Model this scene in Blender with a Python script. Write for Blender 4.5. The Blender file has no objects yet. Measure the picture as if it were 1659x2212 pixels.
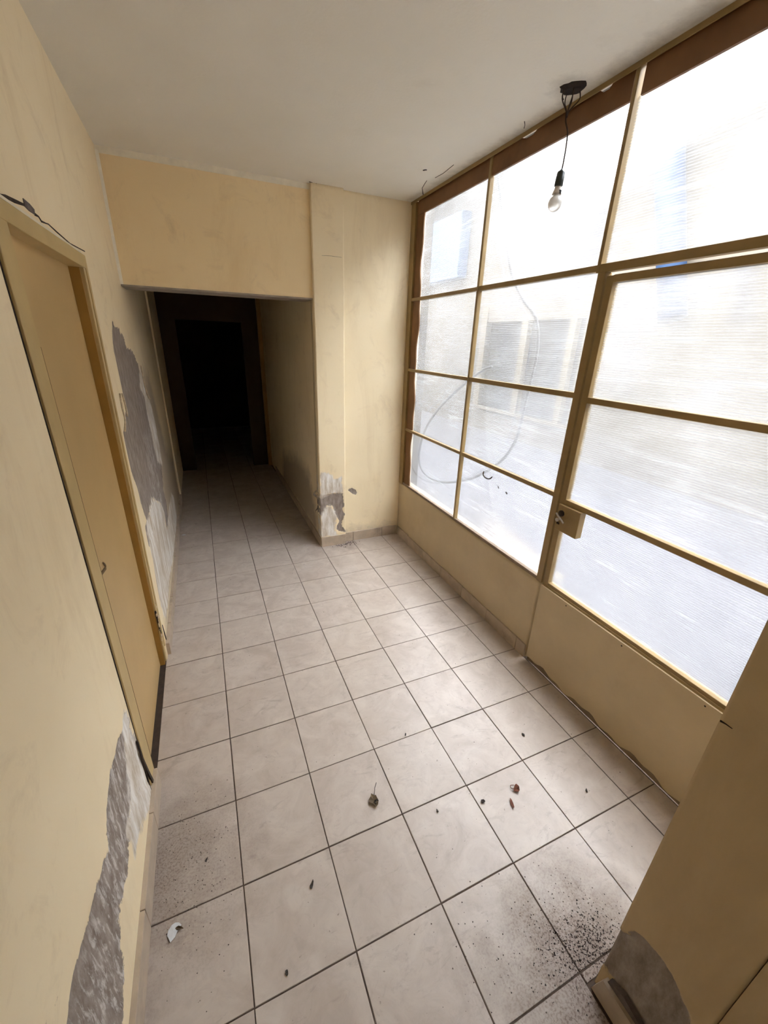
import bpy, bmesh, math, random
import numpy as np
from mathutils import Matrix, Vector

random.seed(7)
rng = np.random.RandomState(5)
SC = bpy.context.scene
COL = SC.collection

# ------------------------------------------------------------------ camera
W, H = 1659, 2212
F = 877.67
CAM = np.array([0.0800, -0.5923, 1.7162])
YAW, PITCH, ROLL = 0.41834, -0.39370, 0.03333
def _rot(yaw, pitch, roll):
    cy, sy = math.cos(yaw), math.sin(yaw); cp, sp = math.cos(pitch), math.sin(pitch)
    cr, sr = math.cos(roll), math.sin(roll)
    f = np.array([sy*cp, cy*cp, sp]); r = np.array([cy, -sy, 0.0]); u = np.cross(r, f)
    return np.array([cr*r + sr*u, -sr*r + cr*u, f])
RM = _rot(YAW, PITCH, ROLL)
def hit(px, ax, val):
    """pixel of the photograph -> point on the plane axis=val"""
    d = RM.T @ np.array([(px[0]-W/2)/F, -(px[1]-H/2)/F, 1.0])
    return CAM + (val-CAM[ax])/d[ax]*d
cd = bpy.data.cameras.new('camera'); cam = bpy.data.objects.new('camera', cd); COL.objects.link(cam)
cd.sensor_fit = 'HORIZONTAL'; cd.sensor_width = 36.0; cd.lens = F/W*36.0; cd.clip_start = 0.02
m = Matrix.Identity(4)
for i in range(3):
    m[i][0] = RM[0][i]; m[i][1] = RM[1][i]; m[i][2] = -RM[2][i]; m[i][3] = CAM[i]
cam.matrix_world = m
SC.camera = cam

# ------------------------------------------------------------------ sky, sun, exposure
world = bpy.data.worlds.new('sky'); SC.world = world; world.use_nodes = True
bg = world.node_tree.nodes['Background']
bg.inputs['Color'].default_value = (0.955, 0.975, 1.0, 1)
bg.inputs['Strength'].default_value = 5.0
sd_ = bpy.data.lights.new('sun', 'SUN'); sun = bpy.data.objects.new('sun', sd_); COL.objects.link(sun)
sd_.energy = 0.4; sd_.angle = math.radians(3); sd_.color = (1.0, 0.95, 0.87)
sun.rotation_euler = Vector((0.50, 0.18, -1.0)).to_track_quat('-Z', 'Y').to_euler()
SC.view_settings.view_transform = 'Standard'; SC.view_settings.look = 'None'
SC.view_settings.gamma = 1.0; SC.view_settings.use_curve_mapping = False
SC.view_settings.exposure = 2.24

# ------------------------------------------------------------------ helpers
def s2l(*c):
    return tuple(((v/255)/12.92 if v/255 <= 0.04045 else ((v/255+0.055)/1.055)**2.4) for v in c) + (1.0,)

class NT:
    def __init__(s, name):
        s.mat = bpy.data.materials.new(name); s.mat.use_nodes = True
        s.t = s.mat.node_tree; s.t.nodes.clear()
        s.out = s.t.nodes.new('ShaderNodeOutputMaterial')
    def n(s, typ, ins=None, **kw):
        nd = s.t.nodes.new('ShaderNode'+typ)
        for k, v in kw.items(): setattr(nd, k, v)
        for k, v in (ins or {}).items():
            if isinstance(v, bpy.types.NodeSocket): s.t.links.new(v, nd.inputs[k])
            else: nd.inputs[k].default_value = v
        return nd
    def pos(s): return s.n('NewGeometry').outputs['Position']
    def noise(s, scale, detail=4, rough=0.55, vec=None, dist=0.0):
        return s.n('TexNoise', {'Vector': vec if vec is not None else s.pos(), 'Scale': scale, 'Detail': detail, 'Roughness': rough, 'Distortion': dist}).outputs['Fac']
    def math(s, op, a, b=0.0, clamp=False):
        nd = s.n('Math', operation=op, use_clamp=clamp)
        for i, v in enumerate((a, b)):
            if isinstance(v, bpy.types.NodeSocket): s.t.links.new(v, nd.inputs[i])
            else: nd.inputs[i].default_value = v
        return nd.outputs[0]
    def ramp(s, v, a, b, lo=0.0, hi=1.0):
        return s.n('MapRange', {'Value': v, 'From Min': a, 'From Max': b, 'To Min': lo, 'To Max': hi}).outputs['Result']
    def mix(s, fac, a, b, blend='MIX'):
        nd = s.n('Mix', data_type='RGBA', blend_type=blend)
        for sock, v in ((nd.inputs[0], fac), (nd.inputs[6], a), (nd.inputs[7], b)):
            if isinstance(v, bpy.types.NodeSocket): s.t.links.new(v, sock)
            else: sock.default_value = v
        return nd.outputs[2]
    def attr(s, name): return s.math('SUBTRACT', s.n('Attribute', attribute_name=name).outputs['Fac'], 1.0)
    def bump(s, h, strength, dist): return s.n('Bump', {'Height': h, 'Strength': strength, 'Distance': dist}).outputs['Normal']
    def scaled(s, sc): return s.n('Mapping', {'Vector': s.pos(), 'Scale': sc}).outputs['Vector']
    def bsdf(s, col, rough, normal=None, **kw):
        ins = {'Base Color': col, 'Roughness': rough}
        if normal is not None: ins['Normal'] = normal
        for k, v in kw.items(): ins[k.replace('_', ' ')] = v
        nd = s.n('BsdfPrincipled', ins)
        s.t.links.new(nd.outputs[0], s.out.inputs[0]); return nd

def simple(name, rgb, rough=0.6, var=0.12, scale=18, bump=0.05, metallic=0.0, dirt=None, dirt_amt=0.35):
    t = NT(name); c = s2l(*rgb)
    nz = t.noise(scale, 5)
    dark = tuple(v*(1-var*2) for v in c[:3]) + (1,)
    col = t.mix(t.ramp(nz, 0.35, 0.7), dark, c)
    if dirt:
        col = t.mix(t.ramp(t.noise(scale*0.45, 6, 0.65), 0.56, 0.72, 0, dirt_amt), col, s2l(*dirt))
    nrm = t.bump(t.noise(scale*6, 4), bump, 0.004)
    t.bsdf(col, rough, nrm, Metallic=metallic)
    return t.mat

# ------------------------------------------------------------------ materials
def paint_mat(name, base, base2, stain, gloss=0.62):
    """painted plaster; the mesh attributes say where paint has come off (metres inside the edge)"""
    t = NT(name)
    edge_n = t.math('ADD', t.math('MULTIPLY', t.math('SUBTRACT', t.noise(14, 5, 0.6), 0.5), 0.075),
                    t.math('MULTIPLY', t.math('SUBTRACT', t.noise(90, 4, 0.6), 0.5), 0.014))
    bare = t.ramp(t.math('ADD', t.attr('bare'), edge_n), -0.0015, 0.0025)
    white = t.ramp(t.math('ADD', t.attr('white'), t.math('MULTIPLY', edge_n, 1.4)), -0.006, 0.014)
    damp = t.ramp(t.math('ADD', t.attr('damp'), t.math('MULTIPLY', edge_n, 2.5)), -0.05, 0.12)
    col = t.mix(t.ramp(t.noise(1.6, 4, 0.6), 0.33, 0.68), s2l(*base), s2l(*base2))
    col = t.mix(t.ramp(t.noise(1.0, 6, 0.7, t.scaled((3.2, 3.2, 0.75)), 0.6), 0.52, 0.74, 0, 0.5), col, s2l(*stain))
    col = t.mix(t.ramp(t.noise(4.5, 6, 0.72, None, 0.8), 0.56, 0.76, 0, 0.26), col, s2l(176, 146, 112))
    col = t.mix(t.ramp(t.noise(9, 6, 0.7), 0.62, 0.8, 0, 0.22), col, s2l(*stain))
    col = t.mix(t.math('MULTIPLY', damp, 0.62), col, s2l(128, 112, 100))
    # undercoat / whitewash
    wn = t.noise(1.0, 6, 0.65, t.scaled((26, 26, 5)))
    wcol = t.mix(t.ramp(wn, 0.40, 0.60), s2l(200, 186, 166), s2l(242, 238, 232))
    wcol = t.mix(t.ramp(t.noise(30, 5, 0.7), 0.6, 0.75, 0, 0.6), wcol, s2l(150, 138, 128))
    # bare cement
    cn = t.noise(1.0, 6, 0.68, t.scaled((34, 34, 12)))
    ccol = t.mix(t.ramp(cn, 0.34, 0.68), s2l(126, 113, 103), s2l(170, 158, 148))
    pale = t.ramp(t.noise(1.0, 6, 0.72, t.scaled((60, 60, 14)), 0.4), 0.50, 0.62)
    pale = t.math('MULTIPLY', pale, t.ramp(t.attr('salt'), -0.06, 0.04))
    ccol = t.mix(t.math('MULTIPLY', pale, 0.9), ccol, s2l(214, 208, 204))
    col = t.mix(bare, col, ccol)
    col = t.mix(white, col, wcol)
    h = t.math('SUBTRACT', t.math('MULTIPLY', t.noise(55, 4), 0.10), t.math('MULTIPLY', bare, 0.9))
    h = t.math('SUBTRACT', h, t.math('MULTIPLY', white, 0.25))
    h = t.math('ADD', h, t.math('MULTIPLY', t.math('MULTIPLY', t.noise(140, 4), bare), 0.35))
    h = t.math('ADD', h, t.math('MULTIPLY', t.noise(3.0, 3), 0.7))
    t.bsdf(col, t.ramp(bare, 0, 1, gloss, 0.95), t.bump(h, 0.55, 0.004))
    return t.mat

M = {}
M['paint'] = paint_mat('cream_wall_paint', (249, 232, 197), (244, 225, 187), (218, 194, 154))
M['beam_bounce_paint'] = paint_mat('cream_beam_bounce', (250, 227, 182), (246, 221, 175), (228, 198, 148))  # warm bounce light on the beam put into its paint colour
M['pier_shade_paint'] = paint_mat('shaded_pier_paint', (202, 178, 138), (194, 170, 130), (176, 150, 110))  # shade on the unlit pier put into a darker paint colour

t = NT('white_ceiling_paint')
col = t.mix(t.ramp(t.noise(0.9, 4, 0.6), 0.35, 0.7), s2l(234, 229, 217), s2l(226, 220, 205))
col = t.mix(t.ramp(t.noise(5, 6, 0.7), 0.60, 0.80, 0, 0.16), col, s2l(180, 168, 146))
crk = t.math('ADD', t.attr('soot'), t.math('MULTIPLY', t.math('SUBTRACT', t.noise(22, 5, 0.65), 0.5), 0.11))
col = t.mix(t.math('MULTIPLY', t.ramp(crk, -0.06, 0.10), 0.75), col, s2l(84, 70, 56))
t.bsdf(col, 0.75, t.bump(t.math('ADD', t.noise(70, 4), t.math('MULTIPLY', t.noise(2.5, 3), 2.0)), 0.18, 0.004)); M['ceiling'] = t.mat

# floor tile: mottled grey-beige glaze, greasy scuffs, footprints of dirt near pier and walls
t = NT('mottled_floor_tile')
oi = t.n('ObjectInfo'); rnd = oi.outputs['Random']
off = t.n('CombineXYZ', {'X': t.math('MULTIPLY', rnd, 37.0), 'Y': t.math('MULTIPLY', rnd, 91.0), 'Z': 0.0}).outputs[0]
pv = t.n('VectorMath', {0: t.pos(), 1: off}, operation='ADD').outputs[0]
cl = t.noise(7, 6, 0.62, pv, 0.9)
col = t.mix(t.ramp(cl, 0.34, 0.66), s2l(175, 161, 149), s2l(196, 184, 173))
col = t.mix(t.ramp(t.noise(17, 6, 0.7, pv, 1.2), 0.52, 0.70, 0, 0.45), col, s2l(162, 148, 138))
col = t.mix(t.math('MULTIPLY', t.ramp(rnd, 0, 1, 0, 0.22), 1.0), col, s2l(188, 176, 162))
scf = t.noise(1.0, 7, 0.72, t.scaled((5.0, 11.0, 1)), 1.8)
col = t.mix(t.ramp(scf, 0.57, 0.68, 0, 0.40), col, s2l(140, 126, 116))
# dirt gathers at the foot of the pier, by the left wall and in the corridor mouth
def dist2(cx, cy):
    dv = t.n('VectorMath', {0: t.pos(), 1: (cx, cy, 0)}, operation='DISTANCE'); return dv.outputs['Value']
grn = t.math('MULTIPLY', t.math('SUBTRACT', t.noise(9, 6, 0.7), 0.5), 0.45)
d1 = t.ramp(t.math('ADD', dist2(0.93, -0.32), grn), 0.08, 0.36, 1, 0)
d2 = t.ramp(t.math('ADD', dist2(-0.27, 0.45), grn), 0.02, 0.40, 0.8, 0)
d3 = t.ramp(t.math('ADD', dist2(1.12, 2.64), grn), -0.02, 0.20, 0.9, 0)
d4 = t.ramp(t.math('ADD', dist2(0.70, -0.22), grn), -0.04, 0.20, 0.6, 0)
dirt = t.math('MAXIMUM', t.math('MAXIMUM', d1, d2), t.math('MAXIMUM', d3, d4))
speck = t.ramp(t.noise(150, 3, 0.6), 0.47, 0.60)
dm = t.math('MULTIPLY', dirt, t.math('ADD', t.math('MULTIPLY', speck, 0.40), 0.58), True)
col = t.mix(dm, col, s2l(108, 90, 80))
spk2 = t.ramp(t.noise(60, 2, 0.5), 0.735, 0.76)
col = t.mix(t.math('MULTIPLY', spk2, 0.6), col, s2l(110, 96, 84))
rg = t.math('ADD', t.ramp(t.noise(5, 6, 0.7), 0.3, 0.7, 0.27, 0.40), t.math('MULTIPLY', dm, 0.4))
t.bsdf(col, rg, t.bump(t.noise(24, 4), 0.04, 0.004)); M['tile'] = t.mat

M['grout'] = simple('dark_grout', (92, 76, 64), 0.9, 0.2, 60)
M['base_tile'] = simple('baseboard_tile', (196, 178, 156), 0.45, 0.10, 14, 0.05, dirt=(140, 122, 104), dirt_amt=0.6)
M['tan_metal'] = simple('tan_enamel_metal', (160, 134, 88), 0.42, 0.10, 8, 0.04, dirt=(120, 92, 52), dirt_amt=0.35)
M['tan_frame'] = simple('tan_door_frame_enamel', (204, 178, 124), 0.45, 0.07, 6, 0.04, dirt=(166, 132, 78), dirt_amt=0.25)
M['ochre_reveal'] = simple('ochre_reveal_enamel', (176, 134, 66), 0.5, 0.08, 6, 0.04)
M['leaf_paint'] = simple('ochre_door_leaf_paint', (204, 172, 118), 0.40, 0.06, 2.2, 0.03, dirt=(178, 138, 80), dirt_amt=0.35)
M['kick'] = simple('cream_kick_panel_paint', (206, 186, 150), 0.5, 0.05, 5, 0.05, dirt=(170, 140, 100), dirt_amt=0.3)
M['brown_board'] = simple('brown_head_board', (132, 92, 56), 0.6, 0.12, 6, 0.06, dirt=(84, 54, 30), dirt_amt=0.5)
M['dark_gap'] = simple('dark_threshold', (70, 56, 46), 0.85, 0.2, 30)
M['sill_grey'] = simple('grey_sill_putty', (150, 132, 112), 0.8, 0.15, 24, 0.15)
M['crack'] = simple('crack_shade_rim_brown', (74, 60, 50), 0.95, 0.3, 40)  # dark colour paints the shade inside cracks; also used on the melted rims
M['mortar'] = simple('grey_broken_mortar', (120, 108, 104), 0.95, 0.2, 40, 0.3)
M['plaster_chip'] = simple('pale_broken_plaster', (226, 206, 176), 0.9, 0.15, 60, 0.3)
M['wire'] = simple('brown_wire_cloth', (70, 54, 42), 0.8, 0.2, 40)
M['bakelite'] = simple('black_bakelite', (34, 44, 40), 0.35, 0.2, 30)
M['ceramic'] = simple('white_lamp_ceramic', (200, 190, 176), 0.4, 0.1, 30)
M['steel'] = simple('worn_steel', (206, 202, 196), 0.35, 0.1, 60, 0.03, metallic=0.7)
M['dark_steel'] = simple('dark_lock_steel', (72, 60, 50), 0.4, 0.2, 60, 0.03, metallic=0.6)
M['soot'] = simple('sooty_hole', (48, 36, 28), 0.95, 0.3, 60, 0.4)
M['leaf_dry'] = simple('dry_leaf', (112, 92, 66), 0.8, 0.25, 60, 0.2)
M['leaf_red'] = simple('red_brown_leaf', (130, 74, 50), 0.7, 0.25, 60, 0.2)
M['dark_bit'] = simple('dark_plant_bit', (58, 50, 44), 0.85, 0.2, 60, 0.2)
M['scar_gap'] = simple('brown_scar_gap_shade', (122, 100, 70), 0.7, 0.15, 40)  # scar and scuff brown; also paints the gap shade beside the leaf
M['pale_plaster'] = simple('pale_cream_plaster', (246, 236, 214), 0.85, 0.06, 20, 0.1)
M['flake'] = simple('white_paint_flake', (214, 216, 218), 0.7, 0.05, 30)
M['grit'] = simple('grey_grit', (92, 82, 76), 0.95, 0.3, 80)
M['cable'] = simple('grey_cable_rubber', (70, 74, 80), 0.6, 0.1, 20)
M['yard_wall'] = simple('cream_courtyard_render', (84, 78, 68), 0.85, 0.05, 1.5, 0.1)
M['yard_floor'] = simple('pale_courtyard_concrete', (74, 73, 77), 0.85, 0.06, 2, 0.1)
M['yard_glass'] = simple('dark_window_glass', (20, 22, 26), 0.7, 0.1, 4, 0.0)
M['yard_frame'] = simple('cream_window_frame', (96, 87, 70), 0.7, 0.05, 6)
M['blue_pipe'] = simple('pale_blue_plastic', (36, 60, 92), 0.6, 0.05, 5)
M['blue_sheet'] = simple('blue_grey_sheet', (56, 80, 110), 0.6, 0.1, 2)
M['dark_room'] = simple('corridor_gloom_paint', (74, 62, 48), 0.9, 0.1, 4)  # gloom of the unlit corridor end put into a darkened colour

t = NT('frosted_bulb_glass')
b = t.bsdf(s2l(236, 232, 226), 0.25, None, Transmission_Weight=0.35)
M['bulb'] = t.mat

# twin-wall polycarbonate: each skin lets part of the light straight through and scatters the rest; ribs every 9 mm
t = NT('ribbed_polycarbonate')
sep = t.n('SeparateXYZ', {0: t.pos()})
rib = t.math('SINE', t.math('MULTIPLY', sep.outputs['Z'], 2*math.pi/0.0092))
ribm = t.ramp(rib, 0.45, 0.9)
scr = t.ramp(t.noise(1.0, 5, 0.7, t.scaled((1, 3, 60))), 0.52, 0.75)
fog = t.ramp(t.noise(2.2, 5, 0.6), 0.35, 0.7)
clear = t.math('SUBTRACT', 0.98, t.math('MULTIPLY', ribm, 0.20))
clear = t.math('SUBTRACT', clear, t.math('MULTIPLY', scr, 0.08))
clear = t.math('SUBTRACT', clear, t.math('MULTIPLY', fog, 0.07), True)
tr = t.n('BsdfTransparent', {'Color': t.mix(ribm, (0.97, 0.98, 1.0, 1), (0.52, 0.53, 0.55, 1))})
rf_ = t.n('BsdfRefraction', {'Color': (0.955, 0.975, 1.0, 1), 'Roughness': 0.24, 'IOR': 1.25})
mc = t.n('MixShader'); mc.inputs[0].default_value = 0.30
t.t.links.new(tr.outputs[0], mc.inputs[1]); t.t.links.new(rf_.outputs[0], mc.inputs[2])
tl = t.n('BsdfTranslucent', {'Color': t.mix(ribm, (0.93, 0.94, 0.95, 1), (0.60, 0.61, 0.63, 1))})
gl = t.n('BsdfGlossy', {'Color': (1, 1, 1, 1), 'Roughness': 0.25})
mx = t.n('MixShader'); t.t.links.new(clear, mx.inputs[0]); t.t.links.new(tl.outputs[0], mx.inputs[1]); t.t.links.new(mc.outputs[0], mx.inputs[2])
mx2 = t.n('MixShader'); mx2.inputs[0].default_value = 0.05
t.t.links.new(mx.outputs[0], mx2.inputs[1]); t.t.links.new(gl.outputs[0], mx2.inputs[2])
t.t.links.new(mx2.outputs[0], t.out.inputs[0]); M['poly'] = t.mat

# ------------------------------------------------------------------ mesh helpers
def link(name, me, mat, parent=None):
    o = bpy.data.objects.new(name, me); COL.objects.link(o)
    if mat is not None: me.materials.append(M[mat] if isinstance(mat, str) else mat)
    if parent is not None: o.parent = parent
    return o
def from_bm(name, bm, mat, parent=None, smooth=False):
    me = bpy.data.meshes.new(name); bm.normal_update(); bm.to_mesh(me); bm.free()
    if smooth:
        for p in me.polygons: p.use_smooth = True
    return link(name, me, mat, parent)
def bm_box(bm, a, b, bev=0.0):
    r = bmesh.ops.create_cube(bm, size=1.0)
    vs = r['verts']
    for v in vs:
        v.co = Vector([a[i] + (v.co[i]+0.5)*(b[i]-a[i]) for i in range(3)])
    if bev > 0:
        es = list({e for v in vs for e in v.link_edges})
        bmesh.ops.bevel(bm, geom=es, offset=bev, segments=1, affect='EDGES', profile=0.5)
def box(name, a, b, mat, parent=None, bev=0.0):
    bm = bmesh.new(); lo = [min(a[i], b[i]) for i in range(3)]; hi = [max(a[i], b[i]) for i in range(3)]
    bm_box(bm, lo, hi, bev); return from_bm(name, bm, mat, parent)
def prism(name, pts, axis, a, b, mat, parent=None):
    """polygon pts (2D) extruded along axis from a to b; 2D axes are the remaining two in order"""
    bm = bmesh.new(); oth = [i for i in range(3) if i != axis]
    def mk(val):
        out = []
        for p in pts:
            c = [0, 0, 0]; c[axis] = val; c[oth[0]] = p[0]; c[oth[1]] = p[1]; out.append(bm.verts.new(c))
        return out
    v0, v1 = mk(a), mk(b); n = len(pts)
    bm.faces.new(v0); bm.faces.new(v1[::-1])
    for i in range(n): bm.faces.new((v0[i], v0[(i+1) % n], v1[(i+1) % n], v1[i]))
    bmesh.ops.recalc_face_normals(bm, faces=bm.faces)
    return from_bm(name, bm, mat, parent)
def hexa(name, near, far, mat, parent=None, bev=0.0):
    """box with 4 bottom corners (near) and 4 top corners (far)"""
    bm = bmesh.new(); a = [bm.verts.new(p) for p in near]; b = [bm.verts.new(p) for p in far]
    bm.faces.new(a[::-1]); bm.faces.new(b)
    for i in range(4): bm.faces.new((a[i], a[(i+1) % 4], b[(i+1) % 4], b[i]))
    bmesh.ops.recalc_face_normals(bm, faces=bm.faces)
    if bev: bmesh.ops.bevel(bm, geom=list(bm.edges), offset=bev, segments=1, affect='EDGES', profile=0.5)
    return from_bm(name, bm, mat, parent)
def catmull(pts, k=8):
    P = [np.array(p, float) for p in pts]; P = [2*P[0]-P[1]] + P + [2*P[-1]-P[-2]]; out = []
    for i in range(1, len(P)-2):
        for j in range(k):
            s = j/k; a, b, c, d = P[i-1], P[i], P[i+1], P[i+2]
            out.append(0.5*((2*b)+(-a+c)*s+(2*a-5*b+4*c-d)*s*s+(-a+3*b-3*c+d)*s**3))
    out.append(P[-2]); return out
def bm_tube(bm, pts, r, n=8):
    pts = [Vector(p) for p in pts]; rings = []
    up = Vector((0.3, 0.5, 0.8)).normalized()
    for i, p in enumerate(pts):
        d = (pts[min(i+1, len(pts)-1)] - pts[max(i-1, 0)]).normalized()
        x = d.cross(up)
        if x.length < 1e-4: x = d.cross(Vector((1, 0, 0)))
        x.normalize(); y = d.cross(x)
        rr = r[i] if isinstance(r, (list, tuple)) else r
        rings.append([bm.verts.new(p + (x*math.cos(2*math.pi*k/n) + y*math.sin(2*math.pi*k/n))*rr) for k in range(n)])
    for a, b in zip(rings, rings[1:]):
        for k in range(n): bm.faces.new((a[k], a[(k+1) % n], b[(k+1) % n], b[k]))
    bm.faces.new(rings[0][::-1]); bm.faces.new(rings[-1])
    bmesh.ops.recalc_face_normals(bm, faces=bm.faces)
def tube(name, pts, r, mat, parent=None, n=8, k=8):
    bm = bmesh.new(); bm_tube(bm, catmull(pts, k) if len(pts) > 2 else pts, r, n)
    return from_bm(name, bm, mat, parent, True)
def lathe(name, prof, mat, parent=None, n=20, mtx=None):
    bm = bmesh.new(); rings = []
    for r, z in prof:
        rings.append([bm.verts.new((max(r, 1e-4)*math.cos(2*math.pi*k/n), max(r, 1e-4)*math.sin(2*math.pi*k/n), z)) for k in range(n)])
    for a, b in zip(rings, rings[1:]):
        for k in range(n): bm.faces.new((a[k], a[(k+1) % n], b[(k+1) % n], b[k]))
    bm.faces.new(rings[0][::-1]); bm.faces.new(rings[-1])
    bmesh.ops.recalc_face_normals(bm, faces=bm.faces)
    if mtx is not None: bmesh.ops.transform(bm, matrix=mtx, verts=bm.verts)
    return from_bm(name, bm, mat, parent, True)
def tag(o, label, cat, group=None, kind=None):
    o['label'] = label; o['category'] = cat
    if group: o['group'] = group
    if kind: o['kind'] = kind
    return o
def empty(name, loc=(0, 0, 0)):
    e = bpy.data.objects.new(name, None); COL.objects.link(e); e.location = loc; e.empty_display_size = 0.1
    bpy.context.view_layer.update(); return e
def adopt(parent, *objs):
    """children built in world coordinates keep their place under an empty that stands elsewhere"""
    for o in objs:
        o.parent = parent; o.matrix_parent_inverse = Matrix.Translation(-parent.location)

# signed distance (metres, + inside) of points to a polygon
def sdf(poly, U, V):
    P = np.array(poly, float); n = len(P); best = np.full(U.shape, 1e9); inside = np.zeros(U.shape, bool)
    for i in range(n):
        a, b = P[i], P[(i+1) % n]; d = b-a; L = max(d@d, 1e-12)
        tt = np.clip(((U-a[0])*d[0]+(V-a[1])*d[1])/L, 0, 1)
        best = np.minimum(best, np.hypot(U-a[0]-tt*d[0], V-a[1]-tt*d[1]))
        c = ((a[1] > V) != (b[1] > V)); den = (b[1]-a[1]) if abs(b[1]-a[1]) > 1e-12 else 1e-12
        inside ^= c & (U < (b[0]-a[0])*(V-a[1])/den + a[0])
    return np.where(inside, best, -best)

def grid_wall(name, axis, plane, us, vs, normal, mat, fields=None, holes=(), thick=0.12, recess=0.003, wob=0.0015):
    """a wall face on plane axis=plane with a fine grid, real thickness behind it, and where-the-paint-is-gone attributes"""
    oth = [i for i in range(3) if i != axis]
    us = np.array(us); vs = np.array(vs); nu, nv = len(us), len(vs)
    U, V = np.meshgrid(us, vs, indexing='ij')
    vals = {}
    for key in ('bare', 'white', 'damp', 'salt', 'soot'):
        acc = np.full(U.shape, -0.25)
        for poly in (fields or {}).get(key, []): acc = np.maximum(acc, sdf(poly, U, V))
        vals[key] = np.clip(acc, -0.25, 0.25)
    dep = np.clip((vals['bare']+0.004)/0.010, 0, 1)*recess
    wv = wob*(np.sin(U*3.1+V*1.7)+np.sin(U*1.3-V*4.1+1.0))
    co = np.zeros((nu*nv, 3)); co[:, axis] = plane - normal*(dep.ravel()) + wv.ravel()*0.5
    co[:, oth[0]] = U.ravel(); co[:, oth[1]] = V.ravel()
    faces = []
    for i in range(nu-1):
        for j in range(nv-1):
            cu, cv = (us[i]+us[i+1])/2, (vs[j]+vs[j+1])/2
            if any(h[0] < cu < h[1] and h[2] < cv < h[3] for h in holes): continue
            q = (i*nv+j, (i+1)*nv+j, (i+1)*nv+j+1, i*nv+j+1)
            faces.append(q)
    # orientation
    a, b, c = co[faces[0][0]], co[faces[0][1]], co[faces[0][2]]
    if np.cross(b-a, c-b)[axis]*normal < 0: faces = [q[::-1] for q in faces]
    me = bpy.data.meshes.new(name); me.from_pydata(co.tolist(), [], faces)
    for key in vals:
        at = me.attributes.new(key, 'FLOAT', 'POINT'); at.data.foreach_set('value', (vals[key].ravel()+1.0).astype(np.float32))
    bm = bmesh.new(); bm.from_mesh(me); bmesh.ops.delete(bm, geom=[v for v in bm.verts if not v.link_faces], context='VERTS'); bm.to_mesh(me); bm.free()
    for p in me.polygons: p.use_smooth = True
    o = link(name, me, mat)
    if thick:
        md = o.modifiers.new('thickness', 'SOLIDIFY'); md.thickness = thick; md.offset = -1.0; md.use_even_offset = False
    return o
def span(a, b, step): 
    n = max(1, int(round((b-a)/step))); return list(np.linspace(a, b, n+1))
def merge(*lists):
    v = sorted(set(round(float(x), 5) for l in lists for x in l)); out = [v[0]]
    for x in v[1:]:
        if x-out[-1] > 1e-4: out.append(x)
    return out
def px_poly(pts, ax, val):
    oth = [i for i in range(3) if i != ax]; return [(hit(p, ax, val)[oth[0]], hit(p, ax, val)[oth[1]]) for p in pts]

XL, XR, YB, ZC = -0.292, 1.665, 2.65, 2.67      # left wall, half wall, back wall, ceiling
YP, XC, YE = 2.615, 0.905, 5.45                 # pillar face, corridor right wall, corridor end
XPIER, YPIER = 0.925, -0.33

# ------------------------------------------------------------------ floor and its tiles
floor = box('floor', (-1.3, -2.6, -0.10), (XR+0.10, 8.6, -0.0030), 'grout')
tag(floor, 'mottled grey-beige square tile floor with dark joints through hall and corridor', 'floor', kind='structure')
T, G = 0.30, 0.0040
tile_cache = {}
def tile_mesh(w, d):
    k = (round(w, 3), round(d, 3))
    if k not in tile_cache:
        bm = bmesh.new(); bm_box(bm, (-w/2, -d/2, -0.008), (w/2, d/2, 0.0), 0)
        es = [e for e in bm.edges if all(v.co.z > -0.001 for v in e.verts)]
        bmesh.ops.bevel(bm, geom=es, offset=0.0012, segments=1, affect='EDGES', profile=0.5)
        me = bpy.data.meshes.new('tile'); bm.to_mesh(me); bm.free(); me.materials.append(M['tile']); tile_cache[k] = me
    return tile_cache[k]
xs = [-0.300] + [i*T for i in range(0, 6)] + [XR-0.004]
for j in range(-8, 29):
    y0, y1 = j*T, (j+1)*T
    for i in range(len(xs)-1):
        x0, x1 = xs[i], xs[i+1]; ya, yb, xb = y0, y1, x1
        if x0 >= 0.89:
            if y0 >= YB-0.01: continue
            yb = min(yb, YB-0.004)
            if y1 <= YPIER+0.001: continue
            ya = max(ya, YPIER+0.004)
            if yb-ya < 0.02: continue
        if y0 > 5.5 and not (x0 < 0.89): continue
        w, d = xb-x0-G, yb-ya-G
        o = bpy.data.objects.new('tile', tile_mesh(w, d)); COL.objects.link(o); o.parent = floor
        o.location = ((x0+xb)/2 + random.uniform(-.0006, .0006), (ya+yb)/2 + random.uniform(-.0006, .0006), random.uniform(-0.0006, 0.0004))
        o.rotation_euler = (random.uniform(-.0016, .0016), random.uniform(-.0016, .0016), random.uniform(-.0012, .0012))

# ------------------------------------------------------------------ ceiling
hole_c = hit((1238, 189), 2, ZC)
def blob(cx, cy, r, n=14, k=0.25, st=1.0):
    return [(cx+r*st*(1+k*random.uniform(-1, 1))*math.cos(2*math.pi*i/n), cy+r*(1+k*random.uniform(-1, 1))*math.sin(2*math.pi*i/n)) for i in range(n)]
soot = [blob(hole_c[0]-0.01, hole_c[1], 0.045), [(1.60, 0.55), (1.68, 0.55), (1.68, 1.0), (1.62, 0.95)], [(1.645, 1.0), (1.67, 1.0), (1.67, 2.6), (1.65, 2.6)]]
cx = merge(span(-0.45, 1.1, 0.06), span(1.1, 1.698, 0.0149)); cyv = merge(span(-2.7, 0.3, 0.1), span(0.3, YB+0.2, 0.015))
ceiling = grid_wall('ceiling', 2, ZC, cx, cyv, -1, 'ceiling', {'soot': soot}, thick=0.15, wob=0.001)
tag(ceiling, 'off-white painted plaster ceiling with soot around the lamp hole', 'ceiling', kind='structure')

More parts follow.
